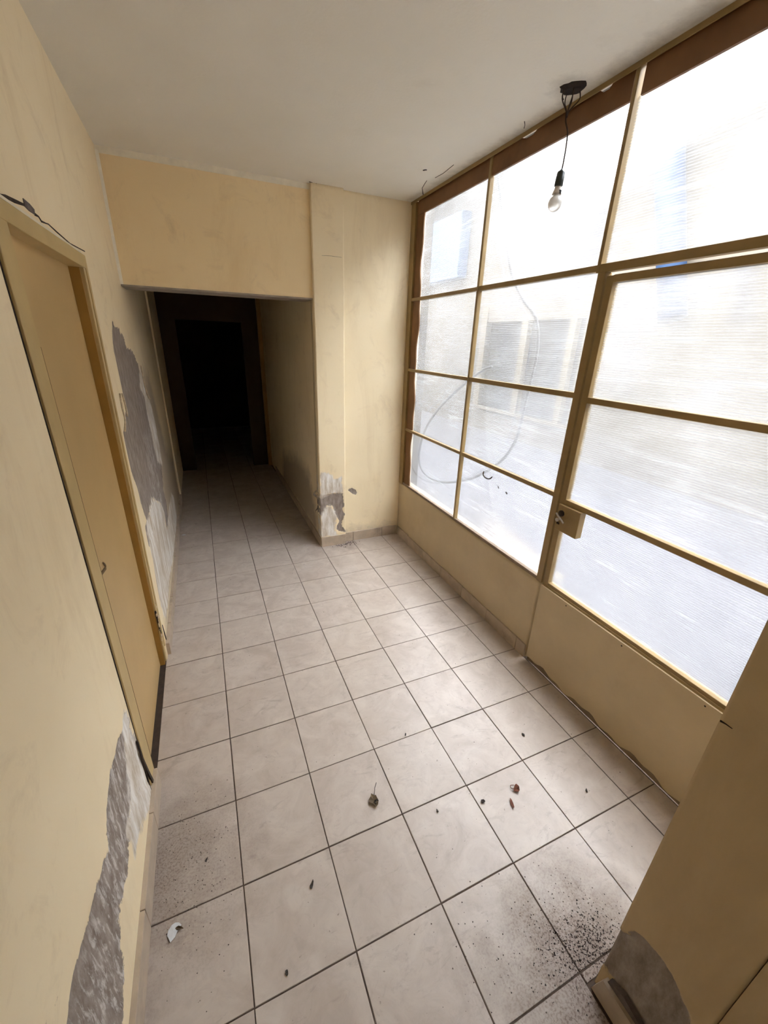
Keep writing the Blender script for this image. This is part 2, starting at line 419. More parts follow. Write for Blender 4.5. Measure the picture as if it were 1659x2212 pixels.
# ------------------------------------------------------------------ left wall
PL = lambda pts: px_poly(pts, 0, XL)
patchA = PL([(243, 690), (249, 705), (258, 712), (269, 731), (274, 749), (288, 760), (299, 786), (305, 817), (317, 855), (322, 870), (330, 900), (336, 940), (346, 985),
             (350, 1010), (352, 1040), (356, 1070), (362, 1100), (366, 1130), (360, 1140), (355, 1105), (346, 1085), (338, 1082), (330, 1078), (324, 1108), (318, 1125), (312, 1110), (304, 1083), (297, 1053), (284, 1017), (273, 966), (267, 936),
             (272, 890), (266, 849), (257, 806), (246, 757), (243, 728)])
patchA2 = PL([(318, 1120), (324, 1108), (330, 1150), (322, 1180), (314, 1140)])
whiteA = PL([(328, 1074), (336, 1080), (345, 1084), (353, 1096), (358, 1140), (362, 1142), (365, 1100), (370, 1062), (376, 1075), (382, 1110), (382, 1160), (374, 1205), (366, 1250), (362, 1310), (357, 1340), (345, 1300), (333, 1230), (322, 1170), (316, 1130), (322, 1112)])
whiteA2 = PL([(301, 786), (305, 800), (316, 850), (324, 866), (331, 890), (341, 945), (352, 1005), (341, 1000), (330, 945), (318, 885), (314, 860), (305, 840)])
dampA = [(2.6, 0.0), (4.2, 0.0), (4.2, 0.55), (3.6, 0.8), (3.3, 1.45), (2.9, 1.5), (2.55, 0.9)]
dampA2 = [(1.6, 0.05), (2.6, 0.05), (2.6, 0.4), (1.9, 0.3)]
patchB = PL([(270, 1534), (280, 1557), (287, 1584), (305, 1630), (325, 1690), (318, 1700), (296, 1720), (284, 1750), (280, 1780), (278, 1864), (270, 1922), (261, 1956), (258, 1990), (264, 2026), (268, 2074), (264, 2141), (266, 2230), (262, 2300),
             (140, 2300), (148, 2212), (150, 2175), (160, 2107), (175, 2047), (187, 1999), (197, 1959), (216, 1905), (223, 1868), (236, 1837), (233, 1804), (231, 1753), (236, 1702), (240, 1662), (255, 1605), (266, 1574)])
saltB = PL([(255, 1600), (290, 1580), (325, 1690), (300, 1900), (270, 2300), (150, 2300), (220, 1900), (240, 1660)])
whiteB = PL([(268, 1528), (276, 1540), (290, 1590), (310, 1640), (332, 1700), (318, 1760), (300, 1800), (290, 1850), (276, 1800), (282, 1720), (270, 1600), (264, 1570)])
patchC = PL([(126, 2150), (131, 2150), (112, 2200), (100, 2230), (92, 2225)])
DH = (0.70, 1.562, -0.2, 1.998)
uy = merge(span(-2.6, -0.3, 0.1), span(-0.3, 3.4, 0.0125), span(3.4, YE, 0.05), [DH[0], DH[1], 1.56])
vz = merge(span(0.0, ZC+0.02, 0.0125), [DH[3]])
wl = grid_wall('wall_left', 0, XL, uy, vz, 1, 'paint',
     {'bare': [patchA, patchA2, patchB, patchC], 'white': [whiteA, whiteA2, whiteB], 'damp': [dampA, dampA2], 'salt': [saltB, whiteA2, [(1.9, .2), (2.7, .2), (2.7, 1.1), (2.4, 1.1)]]}, holes=[DH], thick=0.14, recess=0.004)
tag(wl, 'cream left wall with flaking paint and bare grey plaster patches', 'wall', kind='structure')

# thin ledge of broken plaster curling off beside the bare patch
bm = bmesh.new()
for pts in (((257, 850), (262, 880), (268, 905), (268, 932)), ((303, 790), (312, 835), (322, 862)), ((262, 850), (270, 880), (273, 900))):
    P3 = [hit(p, 0, XL) + np.array([0.004, 0, 0]) for p in pts]
    bm_tube(bm, catmull(P3, 4), 0.0045, 5)
fl = from_bm('plaster_curl', bm, 'plaster_chip', wl, True)

# ------------------------------------------------------------------ back wall: lintel beam, pillar, right part, corridor
res = 0.02
beam = grid_wall('wall_lintel', 1, YB-0.006, span(XL-0.01, 0.936, 0.03), span(2.0, ZC+0.02, 0.03), -1, 'beam_bounce_paint', {}, thick=0.24, wob=0.001)
tag(beam, 'cream beam over the dark corridor opening', 'wall', kind='structure')
prism('corner_bead', [(YB-0.0135, ZC), (YB-0.004, ZC), (YB-0.004, ZC-0.034), (YB-0.008, ZC-0.030)], 0, XL, 0.930, 'pale_plaster', beam)
prism('corner_bead', [(XL, YB-0.005), (XL+0.016, YB-0.005), (XL+0.013, YB-0.010), (XL, YB-0.022)], 2, 2.0, ZC-0.02, 'pale_plaster', beam)
box('soffit', (XL-0.005, YB-0.004, 1.990), (0.915, YB+0.232, 2.000), simple('grey_soffit', (176, 162, 146), 0.85), beam)
PB = lambda pts: px_poly(pts, 1, YP)
archP = PB([(692, 1074), (704, 1071), (720, 1066), (741, 1066), (742, 1099), (743, 1112), (740, 1126), (738, 1138), (745, 1148), (730, 1150), (726, 1143), (731, 1123), (725, 1108), (717, 1093), (705, 1093), (700, 1106), (693, 1117), (689, 1094)])
whiteP = PB([(695, 1024), (720, 1024), (722, 1034), (738, 1030), (742, 1066), (720, 1066), (692, 1074), (690, 1050)])
whiteP2 = PB([(705, 1093), (717, 1093), (728, 1120), (726, 1146), (735, 1160), (692, 1160), (692, 1118)])
pil = grid_wall('wall_pillar', 1, YP, span(XC-0.004, 1.128, 0.008), merge(span(0, 0.8, 0.008), span(0.8, ZC+0.02, 0.05)), -1, 'paint',
      {'bare': [archP], 'white': [whiteP, whiteP2]}, thick=0.10, recess=0.006, wob=0.0006)
tag(pil, 'narrow cream pillar beside the corridor mouth with broken plaster at its foot', 'pillar', kind='structure')
spot = px_poly([(749, 1058), (761, 1053), (772, 1063), (768, 1072), (762, 1067), (754, 1062)], 1, YB)
wb = grid_wall('wall_back', 1, YB, span(1.10, XR+0.12, 0.0125), merge(span(0, 0.9, 0.0125), span(0.9, ZC+0.02, 0.04)), -1, 'paint',
      {'bare': [spot], 'damp': [[(1.1, 0.0), (1.7, 0.0), (1.7, 0.10), (1.1, 0.14)]]}, thick=0.2, wob=0.001)
tag(wb, 'cream end wall between the pillar and the glazing', 'wall', kind='structure')
dampC = [(2.7, 0.0), (4.6, 0.0), (4.4, 0.45), (3.6, 0.62), (3.0, 0.6), (2.75, 0.25)]
wcr = grid_wall('wall_corridor_right', 0, XC, merge(span(2.66, YE, 0.04)), span(0, 2.62, 0.04), -1, 'paint', {'damp': [dampC]}, thick=0.12)
tag(wcr, 'shadowed cream right wall of the corridor with damp stains low down', 'wall', kind='structure')
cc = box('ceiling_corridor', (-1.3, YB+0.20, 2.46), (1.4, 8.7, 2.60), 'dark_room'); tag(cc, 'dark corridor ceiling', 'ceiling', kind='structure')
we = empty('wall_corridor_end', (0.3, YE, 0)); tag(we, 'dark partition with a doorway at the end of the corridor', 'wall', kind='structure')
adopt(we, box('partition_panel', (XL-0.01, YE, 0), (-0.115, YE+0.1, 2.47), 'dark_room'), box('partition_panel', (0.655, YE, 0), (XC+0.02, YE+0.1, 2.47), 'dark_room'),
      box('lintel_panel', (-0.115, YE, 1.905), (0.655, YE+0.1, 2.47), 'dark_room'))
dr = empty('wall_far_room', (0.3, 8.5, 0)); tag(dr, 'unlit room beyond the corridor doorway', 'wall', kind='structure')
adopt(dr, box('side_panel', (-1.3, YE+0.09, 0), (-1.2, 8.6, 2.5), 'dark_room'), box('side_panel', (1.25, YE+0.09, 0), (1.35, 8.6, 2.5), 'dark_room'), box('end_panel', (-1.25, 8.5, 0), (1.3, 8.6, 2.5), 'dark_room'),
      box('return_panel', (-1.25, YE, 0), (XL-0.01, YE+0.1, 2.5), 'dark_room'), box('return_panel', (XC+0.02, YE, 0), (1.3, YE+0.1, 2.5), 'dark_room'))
tr1 = box('trim_1', (XL-0.002, 4.25, 0), (XL+0.014, 4.285, 2.46), 'paint'); tag(tr1, 'thin plaster corner bead on the dark corridor left wall', 'trim', kind='structure')
tr2 = box('trim_2', (XC-0.05, YE-0.07, 0), (XC+0.005, YE+0.005, 2.20), 'ochre_reveal'); tag(tr2, 'brown door post at the far end of the corridor', 'trim', kind='structure')

# ------------------------------------------------------------------ walls behind and beside the camera
PP = lambda pts: px_poly(pts, 0, XPIER)
pierP = PP([(1333, 1998), (1344, 2015), (1360, 2022), (1371, 2014), (1385, 2022), (1402, 2041), (1427, 2071), (1449, 2105), (1468, 2146), (1488, 2193), (1495, 2240), (1400, 2240), (1355, 2166), (1319, 2110), (1300, 2080), (1290, 2040)])
wp = grid_wall('wall_pier', 0, XPIER, span(-0.538, YPIER, 0.006), merge(span(0, 0.75, 0.008), span(0.75, ZC+0.02, 0.05)), -1, 'pier_shade_paint', {'bare': [pierP]}, thick=0.05, recess=0.009, wob=0.0008)
tag(wp, 'pier in shade-darkened paint at the right edge with plaster knocked off its foot', 'pier', kind='structure')
pc = box('pier_core', (XPIER+0.03, -0.540, 0), (1.75, YPIER+0.0005, ZC+0.02), 'pier_shade_paint', wp)
wr = box('wall_near_right', (0.9265, -2.6, 0), (1.75, -0.5395, ZC+0.02), 'pier_shade_paint'); tag(wr, 'wall in shade-darkened paint behind the pier joint at the bottom right corner', 'wall', kind='structure')
wn = box('wall_rear', (-0.5, -2.7, 0), (1.8, -2.58, ZC+0.02), 'paint'); tag(wn, 'cream wall closing the hall behind the viewer', 'wall', kind='structure')

# ------------------------------------------------------------------ half wall under the glazing
half = grid_wall('wall_right', 0, XR, span(0.822, YB+0.01, 0.02), span(0, 0.525, 0.02), -1, 'kick', {}, thick=0.10, wob=0.0008)
tag(half, 'low cream wall under the fixed part of the glazing', 'wall', kind='structure')

# ------------------------------------------------------------------ baseboards
def baseboard(name, label, segs, mat='base_tile'):
    e = empty(name, (segs[0][0][0], segs[0][0][1], 0)); tag(e, label, 'baseboard', kind='structure')
    for a, b in segs: adopt(e, box('baseboard_tile', a, b, mat, None, 0.0012))
    return e
g = 0.0015
ys = [YB-0.012, 2.4, 2.1, 1.8, 1.5, 1.2, 0.9, 0.822]
baseboard('baseboard_right', 'row of beige baseboard tiles along the low wall under the glazing',
          [((XR-0.011, ys[i+1]+g, 0), (XR+0.0, ys[i]-g, 0.086+random.uniform(-.003, .003))) for i in range(len(ys)-1)])
bx = [1.130, 1.21, 1.5, XR-0.012]
baseboard('baseboard_back', 'beige baseboard tiles along the end wall and pillar foot',
          [((bx[i]+g, YB-0.010, 0), (bx[i+1]-g, YB+0.002, 0.09)) for i in range(3)] + [((XC-0.004, YP-0.009, 0), (1.128, YP+0.002, 0.095))])
yl = [1.60, 1.8, 2.1, 2.4, 2.7, 3.0, 3.3, 3.6, 3.9, 4.2]
baseboard('baseboard_left', 'chipped pale baseboard tiles along the left wall and into the corridor',
          [((XL-0.002, yl[i]+g, 0), (XL+0.018, yl[i+1]-g, 0.085+random.uniform(-.008, .008))) for i in range(len(yl)-1)]
          + [((XL-0.002, a+g, 0), (XL+0.016, b-g, 0.10)) for a, b in ((-0.9, -0.6), (-0.6, -0.3), (-0.3, 0.0), (0.0, 0.3), (0.3, 0.6), (0.6, 0.785))])
baseboard('baseboard_corridor', 'dim baseboard tiles along the corridor right wall',
          [((XC-0.010, a+g, 0), (XC+0.002, a+0.3-g, 0.085)) for a in (2.63, 2.93, 3.23, 3.53, 3.83, 4.13, 4.43, 4.73)])
pb = empty('baseboard_pier', (0.905, -0.45, 0)); tag(pb, 'broken baseboard tile at the foot of the pier', 'baseboard', kind='structure')
adopt(pb, prism('baseboard_tile', [(-0.535, 0), (-0.335, 0), (-0.345, 0.055), (-0.352, 0.088), (-0.535, 0.094)], 0, 0.905, 0.930, 'base_tile'))
adopt(pb, prism('mortar_bed', [(-0.535, 0.0), (-0.345, 0.0), (-0.36, 0.10), (-0.40, 0.118), (-0.46, 0.104), (-0.535, 0.122)], 0, 0.915, 0.930, 'mortar'))

# ------------------------------------------------------------------ door in the left wall
d1o = empty('door_1', (XL, 1.15, 0)); tag(d1o, 'closed ochre flush door in tan metal frame on the left wall', 'door', kind='structure')
XLf = -0.326
YN0, YN1, YF0, YF1 = 0.700, 0.792, 1.520, 1.545
leaf = hexa('door_leaf', [(XLf-0.04, YN1-0.02, 0.006), (XLf, YN1-0.02, 0.006), (XLf, YF0-0.001, 0.006), (XLf-0.04, YF0-0.001, 0.006)],
            [(XLf-0.04, YN1-0.02, 1.958), (XLf, YN1-0.02, 1.958), (XLf, YF0-0.001, 1.958), (XLf-0.04, YF0-0.001, 1.958)], 'leaf_paint', None, 0.001)
# near jamb: flat face; far jamb: reveal plus two-step face; head
nj = hexa('door_jamb', [(-0.42, YN0+0.012, 0.0), (-0.291, YN0+0.012, 0.0), (-0.291, YN1+0.004, 0.0), (-0.42, YN1+0.004, 0.0)],
          [(-0.42, YN0-0.004, 1.99), (-0.283, YN0-0.004, 1.99), (-0.283, YN1-0.006, 1.99), (-0.42, YN1-0.006, 1.99)], 'tan_frame', None, 0.0015)
fj = hexa('door_jamb', [(-0.42, YF0, 0.0), (-0.302, YF0, 0.0), (-0.302, YF1, 0.0), (-0.42, YF1, 0.0)],
          [(-0.42, YF0, 1.99), (-0.290, YF0, 1.99), (-0.290, YF1, 1.99), (-0.42, YF1, 1.99)], 'ochre_reveal', None, 0.001)
fb = hexa('jamb_bead', [(-0.30, YF0+0.004, 0.02), (-0.293, YF0+0.004, 0.02), (-0.293, YF1+0.012, 0.02), (-0.30, YF1+0.012, 0.02)],
          [(-0.30, YF0+0.004, 1.99), (-0.277, YF0+0.004, 1.99), (-0.277, YF1+0.012, 1.99), (-0.30, YF1+0.012, 1.99)], 'tan_frame', None, 0.0015)
fb2 = hexa('jamb_bead', [(-0.31, YF1+0.009, 0.10), (-0.289, YF1+0.009, 0.10), (-0.287, YF1+0.019, 0.10), (-0.31, YF1+0.019, 0.10)],
          [(-0.31, YF1+0.009, 1.99), (-0.273, YF1+0.009, 1.99), (-0.270, YF1+0.019, 1.99), (-0.31, YF1+0.019, 1.99)], 'tan_frame', None, 0.001)
gp = hexa('leaf_gap_shade', [(-0.30, YN1+0.0035, 0.06), (-0.2904, YN1+0.0035, 0.06), (-0.2904, YN1+0.0065, 0.06), (-0.30, YN1+0.0065, 0.06)], [(-0.30, YN1-0.004, 1.68), (-0.2844, YN1-0.004, 1.68), (-0.2844, YN1-0.002, 1.68), (-0.30, YN1-0.002, 1.68)], 'scar_gap'); adopt(d1o, gp)  # brown strip painted for the shaded gap between jamb and leaf
hd = hexa('door_head', [(-0.42, YN0-0.004, 1.947), (-0.283, YN0-0.004, 1.947), (-0.275, YF1+0.02, 1.949), (-0.42, YF1+0.02, 1.949)],
          [(-0.42, YN0-0.004, 1.993), (-0.283, YN0-0.004, 1.993), (-0.270, YF1+0.02, 1.995), (-0.42, YF1+0.02, 1.995)], 'tan_frame', None, 0.0015)
th = box('threshold', (-0.46, YN1-0.09, -0.0035), (-0.3005, YF0+0.05, -0.0015), 'dark_gap')
hp = hit((221, 1228), 0, XLf)
bm = bmesh.new(); bm_tube(bm, catmull([hit(p, 0, XLf+0.001) for p in ((216, 1243), (222, 1235), (227, 1227), (226, 1220), (222, 1216))], 4), [0.006]*8+[0.004]*9, 6)
lk = from_bm('keyhole_scar', bm, 'scar_gap', leaf, True)
adopt(d1o, leaf, nj, fj, fb, fb2, hd, th)
lk.parent = leaf; lk.matrix_parent_inverse = Matrix.Identity(4)
mg = hexa('plaster_margin', [(-0.30, YN0-0.01, 1.994), (-0.284, YN0-0.01, 1.994), (-0.276, YF1+0.024, 1.996), (-0.30, YF1+0.024, 1.996)], [(-0.30, YN0-0.01, 2.004), (-0.288, YN0-0.01, 2.004), (-0.284, YF1+0.024, 2.010), (-0.30, YF1+0.024, 2.010)], 'pale_plaster'); adopt(d1o, mg)
cover = box('light_stop_panel', (-0.52, 0.5, -0.05), (-0.47, 1.75, 2.2), 'dark_room'); adopt(d1o, cover)  # unseen backing added to stop daylight leaking in round the door
# joint line between jamb and wall: dark slit, plaster margin over the head, broken crack above
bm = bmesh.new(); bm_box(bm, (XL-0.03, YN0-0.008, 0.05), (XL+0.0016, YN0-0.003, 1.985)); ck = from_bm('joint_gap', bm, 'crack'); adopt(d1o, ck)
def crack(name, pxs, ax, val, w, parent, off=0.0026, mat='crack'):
    """ragged open crack: a thin dark sliver standing for the shade in the cavity, narrows and widens"""
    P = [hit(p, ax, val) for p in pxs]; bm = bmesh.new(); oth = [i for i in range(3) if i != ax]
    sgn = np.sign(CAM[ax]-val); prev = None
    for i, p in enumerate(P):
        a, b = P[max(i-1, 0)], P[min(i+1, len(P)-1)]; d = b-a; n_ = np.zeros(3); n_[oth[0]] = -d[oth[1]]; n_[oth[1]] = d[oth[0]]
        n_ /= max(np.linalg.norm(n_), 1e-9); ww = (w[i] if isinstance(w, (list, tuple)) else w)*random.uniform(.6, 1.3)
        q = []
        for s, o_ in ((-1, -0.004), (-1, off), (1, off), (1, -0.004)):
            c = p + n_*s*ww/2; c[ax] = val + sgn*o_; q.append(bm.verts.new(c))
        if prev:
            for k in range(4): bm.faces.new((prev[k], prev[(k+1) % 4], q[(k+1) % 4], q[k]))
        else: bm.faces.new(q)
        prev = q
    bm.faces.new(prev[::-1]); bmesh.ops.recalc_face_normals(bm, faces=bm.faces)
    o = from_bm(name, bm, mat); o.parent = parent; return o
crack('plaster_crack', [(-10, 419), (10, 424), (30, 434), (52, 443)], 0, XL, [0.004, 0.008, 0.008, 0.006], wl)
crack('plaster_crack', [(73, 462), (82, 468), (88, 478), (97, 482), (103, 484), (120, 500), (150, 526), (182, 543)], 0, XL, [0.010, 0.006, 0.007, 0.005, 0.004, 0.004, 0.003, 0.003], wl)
hole = prism('broken_plaster_hole', px_poly([(48, 428), (62, 440), (72, 452), (74, 464), (62, 456), (52, 446)], 0, XL), 0, XL-0.006, XL+0.0026, 'mortar'); hole.parent = wl
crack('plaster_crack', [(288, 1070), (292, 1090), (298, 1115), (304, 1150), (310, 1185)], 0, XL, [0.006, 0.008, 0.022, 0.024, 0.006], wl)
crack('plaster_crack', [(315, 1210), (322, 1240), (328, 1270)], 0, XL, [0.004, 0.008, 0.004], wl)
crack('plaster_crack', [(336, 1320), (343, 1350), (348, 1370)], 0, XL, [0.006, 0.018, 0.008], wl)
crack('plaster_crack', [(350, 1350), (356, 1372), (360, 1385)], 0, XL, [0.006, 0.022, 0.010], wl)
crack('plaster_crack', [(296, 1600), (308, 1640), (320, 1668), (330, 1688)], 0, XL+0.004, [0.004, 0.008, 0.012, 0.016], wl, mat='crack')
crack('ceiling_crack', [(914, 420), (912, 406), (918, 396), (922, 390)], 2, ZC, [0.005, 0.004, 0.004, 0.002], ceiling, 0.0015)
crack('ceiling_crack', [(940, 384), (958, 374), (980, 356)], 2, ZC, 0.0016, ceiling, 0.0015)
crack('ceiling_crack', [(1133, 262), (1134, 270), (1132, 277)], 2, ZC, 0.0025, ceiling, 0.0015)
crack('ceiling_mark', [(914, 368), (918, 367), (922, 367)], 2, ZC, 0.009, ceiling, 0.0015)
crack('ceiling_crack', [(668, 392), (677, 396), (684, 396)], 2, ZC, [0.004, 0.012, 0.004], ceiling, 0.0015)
crack('wall_scuff', [(545+150, 552), (716, 553), (738, 556)], 1, YP, 0.0018, pil, 0.0008, 'scar_gap')
crack('plaster_crack', [(1556, 1557), (1568, 1564), (1582, 1574)], 0, XPIER, [0.003, 0.0025, 0.001], wp, 0.0012)
bm = bmesh.new()
for k in range(26):
    s = k/25; p = hit((318+34*s+random.uniform(-2, 2), 1215+175*s+random.uniform(-3, 3)), 0, XL+0.003)
    r_ = bmesh.ops.create_icosphere(bm, subdivisions=1, radius=random.uniform(.003, .008))
    for v in r_['verts']: v.co = Vector(p) + Vector((v.co.x*0.5, v.co.y*random.uniform(.7, 1.2), v.co.z*random.uniform(1, 2.2)))
cr = from_bm('crumbled_plaster', bm, 'plaster_chip', wl); cr['kind'] = 'stuff'

# ------------------------------------------------------------------ glazed partition: fixed part
w1 = empty('window_1', (XR, 1.7, 0.525)); tag(w1, 'fixed tan metal glazing with eight ribbed plastic panes and brown head board', 'window', kind='structure')
FX0, FX1 = 1.664, 1.692
PX0, PX1 = 1.686, 1.692
def wbox(parent, name, a, b, mat='tan_metal', bev=0.0012):
    o = box(name, a, b, mat, None, bev); adopt(parent, o); return o
ZT = [(1.014, 1.046), (1.502, 1.536), (2.016, 2.049)]
zr = [(0.545, 1.014), (1.046, 1.502), (1.536, 2.016), (2.049, 2.578)]
# head: angle under the ceiling and a sagging brown board with slits of daylight between
wbox(w1, 'head_angle', (1.655, -0.22, 2.652), (1.660, YB, ZC+0.002), 'tan_metal')
def board(name, y0, y1, dips):
    pts = [(y0, 2.572), (y1, 2.572)]; top = []
    for a, b, d in dips: top += [(b, 2.672), (b-0.4*(b-a), 2.672-d), (a+0.3*(b-a), 2.672-d), (a, 2.672)]
    top = [(y1, 2.672)] + sorted(top, key=lambda q: -q[0]) + [(y0, 2.672)]
    o = prism(name, pts + top, 0, 1.672, 1.684, 'brown_board'); adopt(w1, o)
board('head_board', 1.726, 2.56, [])
board('head_board', 0.872, 1.70, [(1.35, 1.51, 0.023), (0.955, 1.045, 0.023)])
board('head_board', -0.22, 0.83, [])
# brown packing strip by the end wall with a ragged inner edge
edge = [(2.475+0.012*math.sin(z*9)+0.008*math.sin(z*23), z) for z in np.linspace(0.53, 2.60, 40)]
o = prism('packing_strip', [(2.566, 0.53)] + edge + [(2.566, 2.60)], 0, 1.676, 1.685, 'brown_board'); adopt(w1, o)
wbox(w1, 'end_jamb', (1.662, 2.582, 0.525), (1.70, YB, 2.66), 'tan_metal')
wbox(w1, 'end_jamb', (1.680, 2.560, 0.525), (1.70, 2.584, 2.66), 'brown_board')
wbox(w1, 'mullion', (FX0, 1.700, 0.545), (FX1, 1.720, 2.668))
wbox(w1, 'post', (1.662, 0.812, 0.525), (1.70, 0.850, 2.014))
wbox(w1, 'mullion', (FX0, 0.846, 2.014), (FX1+0.004, 0.864, 2.668))
for za, zb in ZT:
    wbox(w1, 'transom', (FX0+0.002, 1.720, za+0.006), (FX1, 2.60, zb-0.006)); wbox(w1, 'transom', (FX0+0.002, 0.850, za+0.004), (FX1, 1.700, zb-0.004))
wbox(w1, 'transom', (FX0+0.001, -0.22, 2.014), (FX1+0.004, 0.848, 2.046))
wbox(w1, 'sill_bar', (1.668, 0.850, 0.525), (1.70, 2.582, 0.545), 'sill_grey')
wbox(w1, 'end_post', (1.662, -0.235, 0.0), (1.70, -0.20, 2.668))
ct = {}
for za, zb in zr:
    wbox(w1, 'pane', (PX0, 1.716, za-0.004), (PX1, 2.562, zb+0.004), 'poly', 0)
    wbox(w1, 'pane', (PX0, 0.848, za-0.004), (PX1, 1.704, zb+0.004), 'poly', 0)
wbox(w1, 'pane', (PX0, -0.21, 2.044), (PX1, 0.848, 2.578), 'poly', 0)
# hole melted in one pane: brown rim curls
for pts, r in ((((1045, 1018), (1044, 1026), (1050, 1033), (1058, 1034), (1063, 1030)), 0.004), (((1093, 1063), (1095, 1067)), 0.004), (((1076, 1050), (1077, 1055)), 0.003)):
    o = tube('melted_rim', [hit(p, 0, 1.684) for p in pts] if len(pts) > 2 else [tuple(hit(p, 0, 1.684)) for p in pts], r, 'crack', None, 6, 4); adopt(w1, o)

# ------------------------------------------------------------------ glazed door
d2o = empty('door_2', (XR, 0.3, 0)); tag(d2o, 'tan metal glazed door with ribbed plastic panes and cream kick panel', 'door', kind='structure')
wbox(d2o, 'stile', (1.666, 0.770, 0.03), (1.70, 0.804, 1.998)); wbox(d2o, 'stile', (1.666, -0.198, 0.03), (1.70, -0.165, 1.998))
for za, zb in ((1.972, 2.000), (1.494, 1.520), (1.004, 1.030)): wbox(d2o, 'rail', (FX0+0.002, -0.17, za), (FX1+0.004, 0.772, zb))
wbox(d2o, 'bottom_rail', (1.668, -0.17, 0.530), (1.70, 0.772, 0.550))
wbox(d2o, 'bottom_rail', (1.663, -0.17, 0.520), (1.668, 0.790, 0.534))
# kick panel with a ragged lower edge
low = [(y, 0.034+0.010*math.sin(y*21)+0.007*math.sin(y*57+1)) for y in np.linspace(-0.19, 0.803, 45)]
o = prism('kick_panel', low + [(0.803, 0.522), (-0.19, 0.522)], 0, 1.655, 1.668, 'kick'); adopt(d2o, o)
wbox(d2o, 'door_sweep', (1.662, -0.19, 0.006), (1.672, 0.80, 0.045), 'sill_grey')
for za, zb in ((0.550, 1.004), (1.030, 1.494), (1.520, 1.972)): wbox(d2o, 'pane', (PX0, -0.17, za-0.004), (PX1, 0.774, zb+0.004), 'poly', 0)
lb = wbox(d2o, 'lock_box', (1.650, 0.655, 0.868), (1.688, 0.790, 1.004), 'tan_metal', 0.002)
cyl = lathe('lock_cylinder', [(0.0, 0.0), (0.016, 0.0), (0.016, 0.008), (0.013, 0.011), (0.0, 0.011)], 'dark_steel', None, 18, Matrix.Translation((1.651, 0.762, 0.962)) @ Matrix.Rotation(-math.pi/2, 4, 'Y'))
key = tube('key', [hit((1202, 1108), 0, 1.643), hit((1206, 1115), 0, 1.640), hit((1212, 1123), 0, 1.638), hit((1217, 1131), 0, 1.640)], 0.0045, 'steel', None, 8, 4)
slot = box('strike_slot', (1.647, 0.764, 0.900), (1.652, 0.780, 0.910), 'soot')
kb = lathe('door_knob', [(0.0, 0.0), (0.006, 0.0), (0.006, 0.008), (0.010, 0.012), (0.009, 0.017), (0.0, 0.018)], 'steel', None, 14, Matrix.Translation((1.651, 0.772, 0.925)) @ Matrix.Rotation(-math.pi/2, 4, 'Y'))
for q in (cyl, key, slot, kb):
    q.parent = lb; q.matrix_parent_inverse = (Matrix.Translation(-d2o.location)).inverted() @ Matrix.Translation(-d2o.location)
for y in (0.62, 0.30, -0.05):
    s_ = lathe('screw', [(0, 0), (0.004, 0), (0.003, 0.002), (0, 0.0025)], 'dark_steel', None, 8, Matrix.Translation((1.6555, y, 0.505)) @ Matrix.Rotation(-math.pi/2, 4, 'Y')); adopt(d2o, s_)

# ------------------------------------------------------------------ hanging lamp
hx, hy = float(hole_c[0]), float(hole_c[1])
lamp = empty('hanging_bulb', (hx, hy, ZC)); tag(lamp, 'bare white bulb hanging on a thin cable from a burnt ceiling hole', 'light bulb')
bm = bmesh.new(); ring = []
nn = 18; random.seed(11)
outer = [bm.verts.new((hx+0.046*(1+.18*random.uniform(-1, 1))*math.cos(2*math.pi*i/nn), hy+0.050*(1+.18*random.uniform(-1, 1))*math.sin(2*math.pi*i/nn), ZC-0.001)) for i in range(nn)]
inn = [bm.verts.new((hx+(v.co.x-hx)*0.62, hy+(v.co.y-hy)*0.62, ZC-0.010)) for v in outer]
topv = [bm.verts.new((v.co.x, v.co.y, ZC+0.01)) for v in outer]
for i in range(nn):
    k = (i+1) % nn; bm.faces.new((outer[i], outer[k], inn[k], inn[i])); bm.faces.new((topv[i], topv[k], outer[k], outer[i]))
bm.faces.new(inn); bm.faces.new(topv[::-1]); bmesh.ops.recalc_face_normals(bm, faces=bm.faces)
adopt(lamp, from_bm('burnt_hole', bm, 'soot'))
kn = hit((1225, 250), 1, hy)
for dx, dy, bz in ((-0.030, 0.012, .02), (-0.012, -0.018, .012), (0.012, 0.010, .0), (0.026, -0.012, .012), (-0.002, 0.028, .02)):
    adopt(lamp, tube('wire', [(hx+dx, hy+dy, ZC-0.006), (hx+dx*1.15, hy+dy*1.1, ZC-0.035), (kn[0]+dx*0.35, hy+dy*0.3, kn[2]+0.02), (kn[0], hy, kn[2]-0.006+bz*.5)], 0.0022, 'wire', None, 6, 5))
adopt(lamp, tube('wire', [(hx-0.035, hy+0.01, ZC-0.006), (hx-0.036, hy+0.012, ZC-0.03), (hx-0.030, hy+0.01, ZC-0.04)], 0.0026, 'wire', None, 6, 5))
cb = [hit(p, 1, hy) for p in ((1224, 240), (1222, 262), (1226, 285), (1223, 315), (1219, 340), (1214, 366))]
adopt(lamp, tube('cable', cb, 0.0030, 'wire', None, 7, 6))
s0, s1 = hit((1213, 368), 1, hy), hit((1195, 457), 1, hy)
ax_ = Vector(s1-s0).normalized(); Lb = (Vector(s1)-Vector(s0)).length
mt = Matrix.Translation(Vector(s0)) @ ax_.to_track_quat('Z', 'Y').to_matrix().to_4x4()
adopt(lamp, lathe('socket', [(0.003, -0.006), (0.006, 0.0), (0.014, 0.005), (0.0165, 0.010), (0.0165, 0.022), (0.0175, 0.024), (0.0175, 0.054), (0.015, 0.056), (0.0, 0.056)], 'bakelite', None, 20, mt))
adopt(lamp, lathe('bulb_collar', [(0.0, 0.054), (0.013, 0.054), (0.014, 0.066), (0.019, 0.080), (0.020, 0.084), (0.0, 0.084)], 'ceramic', None, 20, mt))
